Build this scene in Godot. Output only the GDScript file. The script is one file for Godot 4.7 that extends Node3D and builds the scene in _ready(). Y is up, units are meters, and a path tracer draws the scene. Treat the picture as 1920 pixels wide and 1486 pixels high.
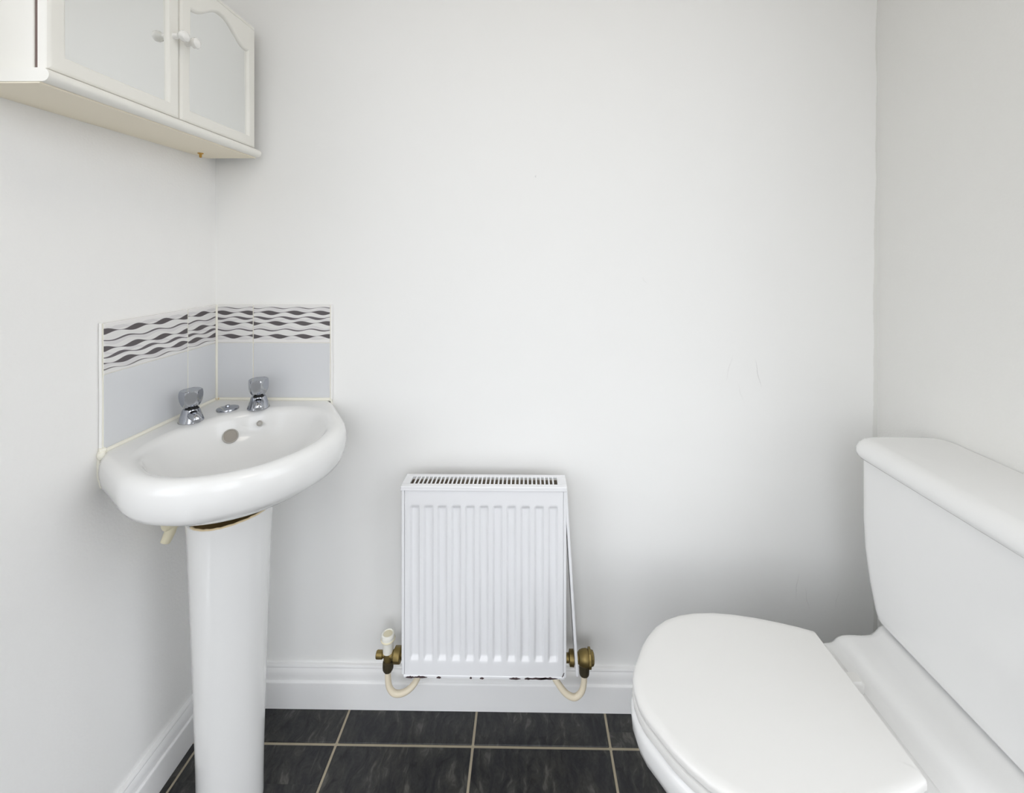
extends Node3D

# ---------------------------------------------------------------- room sizes (metres)
const XL := -0.811      # left wall face
const XR := 0.888       # right wall face
const ZB := -1.103      # back wall face
const ZF := 0.62        # front wall face, behind the camera
const HC := 2.4         # ceiling height

# ---------------------------------------------------------------- mesh builder
class MB:
	var v := PackedVector3Array()
	var t := PackedInt32Array()
	var mark := 0
	func begin() -> void:
		mark = t.size()
	func tri(a: int, b: int, c: int) -> void:
		if a == b or b == c or a == c: return
		t.append(a); t.append(b); t.append(c)
	func quad(a: int, b: int, c: int, d: int) -> void:
		tri(a, b, c); tri(a, c, d)
	func add(p: Vector3) -> int:
		v.append(p)
		return v.size() - 1
	# make the faces added since begin() look outwards (clockwise fronts)
	func end() -> void:
		var mid := Vector3.ZERO
		var n := 0
		for i in range(mark, t.size()):
			mid += v[t[i]]; n += 1
		if n == 0: return
		mid /= n
		var vol := 0.0
		for i in range(mark, t.size(), 3):
			vol += (v[t[i]] - mid).dot((v[t[i + 1]] - mid).cross(v[t[i + 2]] - mid))
		if vol > 0.0: flip_from(mark)
	func flip_from(m: int) -> void:
		for i in range(m, t.size(), 3):
			var k := t[i + 1]
			t[i + 1] = t[i + 2]
			t[i + 2] = k
	# rings of equal size joined into one skin
	func loft(rings: Array, closed := true, cap0 := true, cap1 := true, orient := true) -> void:
		begin()
		var first := v.size()
		var n: int = rings[0].size()
		for r in rings:
			for p in r: v.append(p)
		var m: int = n if closed else n - 1
		for k in rings.size() - 1:
			for i in m:
				var j := (i + 1) % n
				var a := first + k * n
				var b := a + n
				quad(a + i, a + j, b + j, b + i)
		for e in 2:
			if (e == 0 and not cap0) or (e == 1 and not cap1): continue
			var base: int = first if e == 0 else first + (rings.size() - 1) * n
			var mid := Vector3.ZERO
			for i in n: mid += v[base + i]
			var c := add(mid / n)
			for i in n:
				var j := (i + 1) % n
				if e == 0: tri(c, base + j, base + i)
				else: tri(c, base + i, base + j)
		if orient: end()
	# box with chamfered edges
	func box(lo: Vector3, hi: Vector3, c := 0.0) -> void:
		var s := hi - lo
		c = minf(c, minf(s.x, minf(s.y, s.z)) * 0.45)
		if c <= 0.0:
			c = 0.00001
		begin()
		var id := {}
		for sx in [0, 1]:
			for sy in [0, 1]:
				for sz in [0, 1]:
					var p := Vector3(hi.x if sx else lo.x, hi.y if sy else lo.y, hi.z if sz else lo.z)
					var ins := Vector3(-c if sx else c, -c if sy else c, -c if sz else c)
					for ax in 3:
						var q := p + ins
						q[ax] = p[ax]
						id[[sx, sy, sz, ax]] = add(q)
		for ax in 3:
			for s0 in [0, 1]:
				var ring := []
				for uv in [[0, 0], [1, 0], [1, 1], [0, 1]]:
					var k := [0, 0, 0]
					k[ax] = s0
					k[(ax + 1) % 3] = uv[0]
					k[(ax + 2) % 3] = uv[1]
					ring.append(id[[k[0], k[1], k[2], ax]])
				face(ring, lo, hi)
		for ax in 3:
			var a1 := (ax + 1) % 3
			var a2 := (ax + 2) % 3
			for s1 in [0, 1]:
				for s2 in [0, 1]:
					var k0 := [0, 0, 0]
					k0[a1] = s1
					k0[a2] = s2
					var k1 := k0.duplicate()
					k1[ax] = 1
					face([id[[k0[0], k0[1], k0[2], a1]], id[[k1[0], k1[1], k1[2], a1]], id[[k1[0], k1[1], k1[2], a2]], id[[k0[0], k0[1], k0[2], a2]]], lo, hi)
		for sx in [0, 1]:
			for sy in [0, 1]:
				for sz in [0, 1]:
					face([id[[sx, sy, sz, 0]], id[[sx, sy, sz, 1]], id[[sx, sy, sz, 2]]], lo, hi)
	func face(ring: Array, lo: Vector3, hi: Vector3) -> void:
		var mid := (lo + hi) / 2.0
		var a := v[ring[0]]
		var n := (v[ring[1]] - a).cross(v[ring[2]] - a)
		if n.dot(a - mid) > 0.0: ring.reverse()
		for i in range(1, ring.size() - 1): tri(ring[0], ring[i], ring[i + 1])
	# round bar through points
	func tube(pts: Array, radii, n := 16, cap := true) -> void:
		var rings := []
		var up := Vector3.UP
		for i in pts.size():
			var d: Vector3
			if i == 0: d = pts[1] - pts[0]
			elif i == pts.size() - 1: d = pts[i] - pts[i - 1]
			else: d = (pts[i + 1] - pts[i]).normalized() + (pts[i] - pts[i - 1]).normalized()
			d = d.normalized()
			if i == 0:
				up = Vector3.UP if absf(d.y) < 0.9 else Vector3.RIGHT
			up = (up - d * up.dot(d)).normalized()
			var w := d.cross(up)
			var r: float = radii[i] if radii is Array else radii
			var ring := PackedVector3Array()
			for k in n:
				var a := TAU * k / n
				ring.append(pts[i] + (up * cos(a) + w * sin(a)) * r)
			rings.append(ring)
		loft(rings, true, cap, cap)
	# turned profile [[radius, height], ...] about an axis
	func lathe(at: Vector3, axis: Vector3, prof: Array, n := 32, cap := true) -> void:
		axis = axis.normalized()
		var up := Vector3.UP if absf(axis.y) < 0.9 else Vector3.RIGHT
		up = (up - axis * up.dot(axis)).normalized()
		var w := axis.cross(up)
		var rings := []
		for p in prof:
			var ring := PackedVector3Array()
			for k in n:
				var a := TAU * k / n
				ring.append(at + axis * p[1] + (up * cos(a) + w * sin(a)) * p[0])
			rings.append(ring)
		loft(rings, true, cap, cap)
	# flat outline (Vector2) pushed between two places of a frame: p = o + x * ex + y * ey, along ez
	func extrude(poly: PackedVector2Array, o: Vector3, ex: Vector3, ey: Vector3, along: Vector3) -> void:
		begin()
		var first := v.size()
		var n := poly.size()
		for e in 2:
			for p in poly: v.append(o + ex * p.x + ey * p.y + along * e)
		for i in n:
			var j := (i + 1) % n
			quad(first + i, first + j, first + n + j, first + n + i)
		var idx := Geometry2D.triangulate_polygon(poly)
		# side winding decides the cap winding
		var ccw := not Geometry2D.is_polygon_clockwise(poly)
		for i in range(0, idx.size(), 3):
			var a := idx[i]; var b := idx[i + 1]; var c := idx[i + 2]
			var ar := (poly[b] - poly[a]).cross(poly[c] - poly[a])
			if (ar > 0.0) != ccw:
				var k := b
				b = c
				c = k
			tri(first + a, first + c, first + b)
			tri(first + n + a, first + n + b, first + n + c)
		end()
	# corner normals smoothed below the crease angle
	func commit(crease := 35.0, uvf = null) -> ArrayMesh:
		var nt := t.size() / 3
		var fn := PackedVector3Array()
		fn.resize(nt)
		var fa := PackedFloat32Array()
		fa.resize(nt)
		var at := []
		at.resize(v.size())
		for i in nt:
			var a := v[t[i * 3]]
			var n := (v[t[i * 3 + 2]] - a).cross(v[t[i * 3 + 1]] - a)
			fa[i] = n.length()
			fn[i] = n.normalized()
			for k in 3:
				var q := t[i * 3 + k]
				if at[q] == null: at[q] = PackedInt32Array()
				at[q].append(i)
		var lim := cos(deg_to_rad(crease))
		var pv := PackedVector3Array()
		var pn := PackedVector3Array()
		var pu := PackedVector2Array()
		for i in nt:
			if fa[i] < 1e-14: continue
			for k in 3:
				var q := t[i * 3 + k]
				var n := Vector3.ZERO
				for f in at[q]:
					if fn[f].dot(fn[i]) >= lim: n += fn[f] * fa[f]
				pv.append(v[q])
				pn.append(n.normalized() if n.length() > 1e-14 else fn[i])
				if uvf != null: pu.append(uvf.call(v[q]))
		var arr := []
		arr.resize(Mesh.ARRAY_MAX)
		arr[Mesh.ARRAY_VERTEX] = pv
		arr[Mesh.ARRAY_NORMAL] = pn
		if uvf != null: arr[Mesh.ARRAY_TEX_UV] = pu
		var m := ArrayMesh.new()
		m.add_surface_from_arrays(Mesh.PRIMITIVE_TRIANGLES, arr)
		return m

# ---------------------------------------------------------------- node helpers
func put(called: String, mesh: Mesh, m: Material, parent: Node = self, at := Vector3.ZERO) -> MeshInstance3D:
	var o := MeshInstance3D.new()
	o.name = called
	o.mesh = mesh
	o.material_override = m
	o.position = at
	parent.add_child(o, true)
	return o

func thing(called: String, label: String, category: String, at: Vector3, group := "") -> Node3D:
	var o := Node3D.new()
	o.name = called
	o.position = at
	add_child(o, true)
	tag(o, label, category, group)
	return o

func tag(o: Node, label: String, category: String, group := "") -> void:
	o.set_meta("label", label)
	o.set_meta("category", category)
	if group: o.set_meta("group", group)

func setting(o: Node, label: String, category: String) -> Node:
	o.set_meta("kind", "structure")
	tag(o, label, category)
	return o

func rr(cx: float, y: float, cz: float, hx: float, hz: float, r: float, n := 6) -> PackedVector3Array:
	var out := PackedVector3Array()
	r = minf(r, minf(hx, hz) * 0.98)
	for q in 4:
		var sx: float = [1, -1, -1, 1][q]
		var sz: float = [1, 1, -1, -1][q]
		for k in n + 1:
			var a := PI / 2 * (q + float(k) / n)
			out.append(Vector3(cx + sx * (hx - r) + r * cos(a), y, cz + sz * (hz - r) + r * sin(a)))
	return out

# ---------------------------------------------------------------- materials
var M := {}

func mat(r: float, g: float, b: float, rough := 0.5, metal := 0.0) -> StandardMaterial3D:
	var m := StandardMaterial3D.new()
	m.albedo_color = Color(r, g, b)
	m.roughness = rough
	m.metallic = metal
	return m

func noise_tex(freq: float, seed_: int, octaves := 3, size := 256) -> NoiseTexture2D:
	var n := FastNoiseLite.new()
	n.seed = seed_
	n.frequency = freq
	n.fractal_octaves = octaves
	n.noise_type = FastNoiseLite.TYPE_SIMPLEX_SMOOTH
	var t := NoiseTexture2D.new()
	t.width = size
	t.height = size
	t.seamless = true
	t.noise = n
	return t

func relief(m: StandardMaterial3D, t: Texture2D, depth_cm: float, per_metre: float) -> void:
	m.heightmap_enabled = true
	m.heightmap_texture = t
	m.heightmap_scale = depth_cm
	m.uv1_triplanar = true
	m.uv1_world_triplanar = true
	m.uv1_scale = Vector3.ONE * per_metre

func slate_images(seed_: int) -> Array:
	var S := 384
	var col := Image.create(S, S, false, Image.FORMAT_RGB8)
	var hgt := Image.create(S, S, false, Image.FORMAT_L8)
	var big := FastNoiseLite.new()
	big.seed = seed_
	big.frequency = 0.008
	big.fractal_octaves = 3
	var streak := FastNoiseLite.new()
	streak.seed = seed_ + 11
	streak.frequency = 0.02
	streak.fractal_octaves = 5
	var fine := FastNoiseLite.new()
	fine.seed = seed_ + 23
	fine.frequency = 0.16
	fine.fractal_octaves = 3
	var cleft := FastNoiseLite.new()
	cleft.seed = seed_ + 37
	cleft.frequency = 0.011
	cleft.fractal_type = FastNoiseLite.FRACTAL_RIDGED
	cleft.fractal_octaves = 3
	for y in S:
		for x in S:
			var wx := x + 17.0 * big.get_noise_2d(x * 1.7 + 900, y * 1.2)
			var wy := y + 13.0 * big.get_noise_2d(x, y + 500)
			var b := big.get_noise_2d(wx, wy)
			var s := streak.get_noise_2d(wx * 2.1, wy * 0.65)
			var f := fine.get_noise_2d(wx * 1.4, wy * 0.6)
			var c := cleft.get_noise_2d(wx * 1.2, wy * 0.6)
			var k := 0.165 + 0.050 * b + 0.085 * s + 0.045 * f
			var edge := smoothstep(0.55, 0.9, c)
			k -= 0.05 * edge
			k += 0.07 * smoothstep(0.30, 0.62, s + 0.35 * b)
			if f > 0.62: k += 0.10 * (f - 0.62) / 0.3
			k = clampf(k, 0.07, 0.5)
			var warm := 0.018 * (s + b)
			col.set_pixel(x, y, Color(k + warm * 0.6, k + warm * 0.35, k - warm * 0.6))
			var h := clampf(0.5 + 0.22 * s + 0.25 * b + 0.10 * f - 0.22 * edge, 0, 1)
			hgt.set_pixel(x, y, Color(h, h, h))
	return [ImageTexture.create_from_image(col), ImageTexture.create_from_image(hgt)]

# printed border tile: rows of dark leaf chains, thin wavy lines and pale grey bands
func wave_image() -> ImageTexture:
	var W := 512
	var H := 248
	var im := Image.create(W, H, false, Image.FORMAT_RGB8)
	var white := Color(0.93, 0.925, 0.915)
	var pale := Color(0.855, 0.85, 0.85)
	var grey := Color(0.90, 0.895, 0.89)
	var dark := Color(0.355, 0.335, 0.345)
	# centre (share of height), amplitude, phase, thickest, thinnest, dark amount
	var rows := [
		[0.075, 0.022, 0.4, 0.014, 0.004, 0.75],
		[0.200, 0.014, 2.6, 0.058, 0.003, 1.0],
		[0.340, 0.026, 4.3, 0.034, 0.007, 0.92],
		[0.480, 0.014, 0.9, 0.058, 0.003, 1.0],
		[0.660, 0.024, 3.2, 0.018, 0.010, 0.92],
		[0.825, 0.014, 0.6, 0.060, 0.003, 1.0],
		[0.955, 0.022, 2.2, 0.010, 0.004, 0.55]]
	for y in H:
		for x in W:
			var u := float(x) / W
			var w := float(y) / H
			var c := white
			if w > 0.03 and w < 0.925:
				var a := u * TAU * 3.0
				c = grey
				# pale bands that weave between the dark rows
				for q in 4:
					var mid := 0.14 + 0.24 * q + 0.035 * sin(a + 1.3 * q + 0.7)
					var th := 0.045 + 0.022 * sin(a + 1.3 * q + 2.2)
					var e := absf(w - mid) / th
					if e < 1.0: c = pale if e < 0.86 else white
				for r in rows:
					var mid2: float = r[0] + r[1] * sin(a + r[2])
					var lens := 0.5 + 0.5 * sin(a + r[2] + 1.1)
					var th2: float = r[4] + (r[3] - r[4]) * pow(lens, 1.15)
					var dd := (th2 - absf(w - mid2)) * H
					c = c.lerp(dark, clampf(dd + 0.5, 0, 1) * r[5])
			im.set_pixel(x, y, c)
	return ImageTexture.create_from_image(im)

# back wall paint: white, with the grey of the next wall cut in unevenly at the corner and a few scuffs
func wall_image(w: float, h: float) -> ImageTexture:
	var W := 2048
	var H := 2048
	var im := Image.create(W, H, false, Image.FORMAT_RGB8)
	var white := WHITE_PAINT
	im.fill(white)
	var n := FastNoiseLite.new()
	n.seed = 5
	n.frequency = 0.006
	n.fractal_octaves = 4
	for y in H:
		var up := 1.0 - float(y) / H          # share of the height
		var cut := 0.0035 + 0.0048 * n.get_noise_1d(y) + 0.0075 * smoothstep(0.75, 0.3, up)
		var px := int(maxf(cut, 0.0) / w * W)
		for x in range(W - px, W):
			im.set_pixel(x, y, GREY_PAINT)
	var rng := RandomNumberGenerator.new()
	rng.seed = 8
	# scuffs: [x metres from the left corner, height, length, lean, strength]
	for s in [[1.389, 0.892, 0.078, 0.21, 0.16], [1.334, 0.905, 0.075, -0.26, 0.07], [1.345, 0.83, 0.05, 0.3, 0.05], [1.50, 0.35, 0.075, -0.12, 0.10], [1.515, 0.31, 0.06, 0.2, 0.07], [1.60, 0.30, 0.05, -0.2, 0.06], [1.10, 1.10, 0.02, 0.8, 0.06], [0.83, 1.36, 0.006, 0.0, 0.22]]:
		var steps := int(s[2] / h * H * 2)
		for k in steps:
			var q := float(k) / steps
			var mx: float = s[0] + s[3] * s[2] * q + 0.0012 * sin(q * 9.0)
			var my: float = s[1] - s[2] * q
			var x := int(mx / w * W)
			var y := int((1.0 - my / h) * H)
			for dx in 2:
				var a: float = 1.4 * s[4] * (0.4 + 0.6 * rng.randf()) * sin(PI * clampf(q, 0.03, 0.97))
				im.set_pixel(clampi(x + dx, 0, W - 1), y, white.lerp(Color(0.42, 0.42, 0.43), a))
	return ImageTexture.create_from_image(im)

const WHITE_PAINT := Color(0.96, 0.958, 0.95)
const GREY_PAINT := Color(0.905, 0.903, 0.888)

func make_materials() -> void:
	var stipple := noise_tex(0.09, 3, 3)
	var soft := noise_tex(0.02, 7, 3)
	M.wall = mat(WHITE_PAINT.r, WHITE_PAINT.g, WHITE_PAINT.b, 0.75)
	relief(M.wall, stipple, 0.03, 6.0)
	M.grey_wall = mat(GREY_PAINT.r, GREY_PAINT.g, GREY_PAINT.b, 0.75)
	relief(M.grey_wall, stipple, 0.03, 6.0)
	M.back = mat(1, 1, 1, 0.75)
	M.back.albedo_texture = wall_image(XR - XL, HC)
	M.back.texture_repeat = false
	M.ceiling = mat(0.96, 0.96, 0.955, 0.85)
	M.trim = mat(0.955, 0.955, 0.952, 0.4)
	relief(M.trim, soft, 0.02, 5.0)
	M.ceramic = mat(0.912, 0.912, 0.906, 0.1)
	M.lid = mat(0.89, 0.886, 0.873, 0.28)
	M.steel = mat(0.928, 0.93, 0.936, 0.32)
	M.chrome = mat(0.70, 0.71, 0.735, 0.08, 1.0)
	M.black = mat(0.05, 0.05, 0.055, 0.5)
	M.brass = mat(0.56, 0.49, 0.31, 0.42, 0.85)
	M.dark_brass = mat(0.30, 0.27, 0.20, 0.55, 0.5)
	M.pipe = mat(0.93, 0.885, 0.79, 0.45)
	M.cap = mat(0.955, 0.95, 0.915, 0.35)
	M.cap_ring = mat(0.93, 0.90, 0.79, 0.45)
	M.fins = mat(0.58, 0.535, 0.47, 0.7)
	M.rust = mat(0.27, 0.21, 0.215, 0.85)
	M.cabinet = mat(0.945, 0.939, 0.912, 0.35)
	M.cabinet_edge = mat(0.47, 0.40, 0.375, 0.7)
	M.cabinet_under = mat(0.965, 0.93, 0.85, 0.55)
	M.mirror = mat(0.95, 0.955, 0.95, 0.03, 1.0)
	M.knob = mat(0.96, 0.955, 0.94, 0.15)
	M.yellow = mat(0.80, 0.62, 0.28, 0.6)
	M.tile_plain = mat(0.85, 0.857, 0.866, 0.18)
	M.tile_print = mat(1, 1, 1, 0.2)
	M.tile_print.albedo_texture = wave_image()
	M.grout = mat(0.925, 0.915, 0.865, 0.8)
	M.seal = mat(0.945, 0.935, 0.885, 0.4)
	M.stained_seal = mat(0.86, 0.785, 0.64, 0.6)
	M.stained_inside = mat(0.66, 0.56, 0.37, 0.8)
	M.overflow = mat(0.60, 0.575, 0.54, 0.4)
	M.overflow_ring = mat(0.70, 0.685, 0.66, 0.3)
	M.floor_grout = mat(0.70, 0.66, 0.575, 0.85)
	relief(M.floor_grout, stipple, 0.04, 14.0)
	M.slate = []
	for k in 3:
		var p := slate_images(40 + 17 * k)
		var m := mat(1, 1, 1, 0.42)
		m.albedo_texture = p[0]
		m.heightmap_enabled = true
		m.heightmap_texture = p[1]
		m.heightmap_scale = 0.12
		M.slate.append(m)
	M.frame = mat(0.94, 0.94, 0.94, 0.35)
	M.pane = mat(0.95, 0.97, 0.98, 0.02)
	M.pane.transparency = BaseMaterial3D.TRANSPARENCY_ALPHA
	M.pane.albedo_color.a = 0.06
	M.opal = mat(0.95, 0.94, 0.92, 0.5)
	M.opal.emission_enabled = true
	M.opal.emission = Color(1.0, 0.95, 0.87)
	M.opal.emission_energy_multiplier = 1.2

# ---------------------------------------------------------------- the scene
func _ready() -> void:
	# camera: level, lens shifted down, turned a hair to the left
	var f := 805.0
	var cam := Camera3D.new()
	cam.name = "camera"
	cam.position = Vector3(0, 1.159, 0)
	cam.rotation.y = 0.0137
	var near := 0.05
	cam.set_frustum(near * 1486.0 / f, Vector2(-19.0, -268.0) * near / f, near, 60.0)
	add_child(cam)
	cam.current = true

	# daylight through the window behind the camera
	var we := WorldEnvironment.new()
	we.name = "environment"
	var env := Environment.new()
	env.background_mode = Environment.BG_SKY
	var sm := ProceduralSkyMaterial.new()
	sm.sky_top_color = Color(0.93, 0.945, 0.97)
	sm.sky_horizon_color = Color(0.985, 0.988, 1.0)
	sm.ground_horizon_color = Color(0.95, 0.95, 0.95)
	sm.ground_bottom_color = Color(0.88, 0.87, 0.86)
	sm.sky_energy_multiplier = 1.85
	sm.ground_energy_multiplier = 0.9
	var sky := Sky.new()
	sky.sky_material = sm
	env.sky = sky
	env.tonemap_mode = Environment.TONE_MAPPER_LINEAR
	env.tonemap_exposure = 0.86
	env.sdfgi_enabled = true
	env.ssao_enabled = true
	env.ssil_enabled = true
	we.environment = env
	add_child(we)

	make_materials()
	build_lamp()
	build_room()
	build_splashback()
	build_basin()
	build_valve()
	build_pedestal()
	build_radiator()
	build_toilet()
	build_cabinet()

func build_lamp() -> void:
	var o := thing("ceiling_lamp", "flush square opal lamp on the ceiling", "lamp", Vector3(0.05, HC, -0.15))
	var b := MB.new()
	b.box(Vector3(-0.24, -0.03, -0.24), Vector3(0.24, -0.001, 0.24), 0.004)
	put("base", b.commit(), M.frame, o)
	b = MB.new()
	b.loft([rr(0, -0.03, 0, 0.22, 0.22, 0.04), rr(0, -0.06, 0, 0.22, 0.22, 0.04), rr(0, -0.07, 0, 0.20, 0.20, 0.04)])
	put("diffuser", b.commit(), M.opal, o)
	var l := AreaLight3D.new()
	l.name = "lamp_light"
	l.area_size = Vector2(0.42, 0.42)
	l.area_normalize_energy = true
	l.light_energy = 0.26
	l.light_color = Color(1.0, 0.97, 0.92)
	l.area_range = 8.0
	l.shadow_enabled = true
	l.position = Vector3(0, -0.075, 0)
	l.rotation_degrees.x = -90
	o.add_child(l)

func build_room() -> void:
	var th := 0.12
	# floor: grout bed with single slate tiles
	var fl := Node3D.new()
	fl.name = "floor"
	add_child(fl)
	setting(fl, "dark slate effect tiled floor with beige grout lines", "floor")
	var b := MB.new()
	b.box(Vector3(XL - th, -0.15, ZB - th), Vector3(XR + th, -0.0022, ZF + th))
	put("grout_bed", b.commit(), M.floor_grout, fl)
	var step := 0.3237
	var gx := [XL]
	var x := -0.7775
	while x < XR:
		gx.append(x)
		x += step
	gx.append(XR)
	var gz := [ZB]
	var z := -1.009
	while z < ZF:
		gz.append(z)
		z += step
	gz.append(ZF)
	for j in gz.size() - 1:
		for i in gx.size() - 1:
			var g := 0.0029
			var x0: float = gx[i] + (0.0 if i == 0 else g)
			var x1: float = gx[i + 1] - (0.0 if i == gx.size() - 2 else g)
			var z0: float = gz[j] + (0.0 if j == 0 else g)
			var z1: float = gz[j + 1] - (0.0 if j == gz.size() - 2 else g)
			b = MB.new()
			b.box(Vector3(x0, -0.008, z0), Vector3(x1, 0.0, z1), 0.0012)
			var ox := 0.37 * i + 0.11 * j
			var oz := 0.53 * j + 0.29 * i
			put("tile", b.commit(20.0, func(p): return Vector2(p.x / 0.33 + ox, p.z / 0.33 + oz)), M.slate[(i + 2 * j) % 3], fl)
	# walls
	b = MB.new()
	b.box(Vector3(XL - th, -0.1, ZB - th), Vector3(XR + th, HC, ZB))
	var w := XR - XL
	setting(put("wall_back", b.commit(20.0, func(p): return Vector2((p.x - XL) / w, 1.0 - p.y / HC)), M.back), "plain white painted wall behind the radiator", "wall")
	b = MB.new()
	var rz0 := -0.52
	var rz1 := 0.5
	var ry0 := 0.04
	var ry1 := 2.3
	b.box(Vector3(XL - th, -0.1, ZB), Vector3(XL, HC, rz0))
	b.box(Vector3(XL - th, -0.1, rz1), Vector3(XL, HC, ZF + th))
	b.box(Vector3(XL - th, -0.1, rz0), Vector3(XL, ry0, rz1))
	b.box(Vector3(XL - th, ry1, rz0), Vector3(XL, HC, rz1))
	setting(put("wall_left", b.commit(), M.wall), "white painted wall carrying the mirrored cabinet", "wall")
	b = MB.new()
	b.box(Vector3(XR, -0.1, ZB), Vector3(XR + th, HC, rz0))
	b.box(Vector3(XR, -0.1, rz1), Vector3(XR + th, HC, ZF + th))
	b.box(Vector3(XR, -0.1, rz0), Vector3(XR + th, ry0, rz1))
	b.box(Vector3(XR, ry1, rz0), Vector3(XR + th, HC, rz1))
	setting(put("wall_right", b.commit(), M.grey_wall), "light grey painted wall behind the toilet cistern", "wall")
	b = MB.new()
	b.box(Vector3(XL - th, HC, ZB - th), Vector3(XR + th, HC + th, ZF + th))
	setting(put("ceiling", b.commit(), M.ceiling), "plain white ceiling above the room", "ceiling")
	# front wall with the window
	var wx0 := -0.42
	var wx1 := 0.42
	var wy0 := 0.03
	var wy1 := 2.3
	b = MB.new()
	b.box(Vector3(XL, -0.1, ZF), Vector3(wx0, HC, ZF + th))
	b.box(Vector3(wx1, -0.1, ZF), Vector3(XR, HC, ZF + th))
	b.box(Vector3(wx0, -0.1, ZF), Vector3(wx1, wy0, ZF + th))
	b.box(Vector3(wx0, wy1, ZF), Vector3(wx1, HC, ZF + th))
	setting(put("wall_front", b.commit(), M.wall), "white painted wall with the window, behind the camera", "wall")
	var win := Node3D.new()
	win.name = "window_1"
	add_child(win)
	setting(win, "white framed window in the wall behind the camera", "window")
	b = MB.new()
	var fw := 0.05
	b.box(Vector3(wx0, wy0, ZF + 0.03), Vector3(wx0 + fw, wy1, ZF + 0.09), 0.004)
	b.box(Vector3(wx1 - fw, wy0, ZF + 0.03), Vector3(wx1, wy1, ZF + 0.09), 0.004)
	b.box(Vector3(wx0 + fw, wy0, ZF + 0.03), Vector3(wx1 - fw, wy0 + fw, ZF + 0.09), 0.004)
	b.box(Vector3(wx0 + fw, wy1 - fw, ZF + 0.03), Vector3(wx1 - fw, wy1, ZF + 0.09), 0.004)
	put("window_frame", b.commit(), M.frame, win)
	b = MB.new()
	b.box(Vector3(wx0 + fw, wy0 + fw, ZF + 0.058), Vector3(wx1 - fw, wy1 - fw, ZF + 0.062))
	put("pane", b.commit(), M.pane, win)
	for k in 2:
		var wx: float = XR + 0.03 if k == 0 else XL - 0.09
		win = Node3D.new()
		win.name = "window_%d" % (k + 2)
		add_child(win)
		setting(win, "tall glazed opening in the %s, beside the camera" % ("grey wall" if k == 0 else "white wall of the cabinet"), "window")
		b = MB.new()
		fw = 0.045
		b.box(Vector3(wx, ry0, rz0), Vector3(wx + 0.06, ry1, rz0 + fw), 0.004)
		b.box(Vector3(wx, ry0, rz1 - fw), Vector3(wx + 0.06, ry1, rz1), 0.004)
		b.box(Vector3(wx, ry0, rz0 + fw), Vector3(wx + 0.06, ry0 + fw, rz1 - fw), 0.004)
		b.box(Vector3(wx, ry1 - fw, rz0 + fw), Vector3(wx + 0.06, ry1, rz1 - fw), 0.004)
		put("window_frame", b.commit(), M.frame, win)
		b = MB.new()
		b.box(Vector3(wx + 0.028, ry0 + fw, rz0 + fw), Vector3(wx + 0.032, ry1 - fw, rz1 - fw))
		put("pane", b.commit(), M.pane, win)
	# skirting boards: moulded profile [out from the wall, height]
	var prof := PackedVector2Array([Vector2(0, 0), Vector2(0.018, 0), Vector2(0.018, 0.062), Vector2(0.0172, 0.0655), Vector2(0.0150, 0.068), Vector2(0.0135, 0.0685), Vector2(0.0130, 0.071), Vector2(0.0128, 0.080), Vector2(0.0118, 0.088), Vector2(0.0095, 0.094), Vector2(0.0088, 0.0955), Vector2(0.0090, 0.099), Vector2(0.0078, 0.102), Vector2(0.0050, 0.1032), Vector2(0, 0.1032)])
	b = MB.new()
	b.extrude(prof, Vector3(XL, 0, ZB), Vector3(0, 0, 1), Vector3.UP, Vector3(XR - XL, 0, 0))
	setting(put("baseboard_back", b.commit(25.0), M.trim), "white moulded skirting board below the radiator", "skirting board")
	b = MB.new()
	var low := PackedVector2Array()
	for q in prof: low.append(Vector2(q.x, q.y * 0.93))
	b.extrude(low, Vector3(XL, 0, ZB), Vector3(1, 0, 0), Vector3.UP, Vector3(0, 0, rz0 - ZB))
	setting(put("baseboard_left", b.commit(25.0), M.trim), "white moulded skirting board along the wall beside the pedestal", "skirting board")
	b = MB.new()
	b.extrude(prof, Vector3(XR, 0, ZB), Vector3(-1, 0, 0), Vector3.UP, Vector3(0, 0, rz0 - ZB))
	setting(put("baseboard_right", b.commit(25.0), M.trim), "white moulded skirting board behind the toilet", "skirting board")

# tile in its own frame: x along the wall, y up, z out of the wall; uv laid over the whole uncut tile
func tile_mesh(w: float, h: float, full_w: float, u0: float, flip: bool) -> ArrayMesh:
	var b := MB.new()
	b.box(Vector3(0, 0, 0), Vector3(w, h, 0.0065), 0.0014)
	return b.commit(60.0, func(p): return Vector2(u0 + p.x / full_w, (p.y / h) if flip else (1.0 - p.y / h)))

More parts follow.
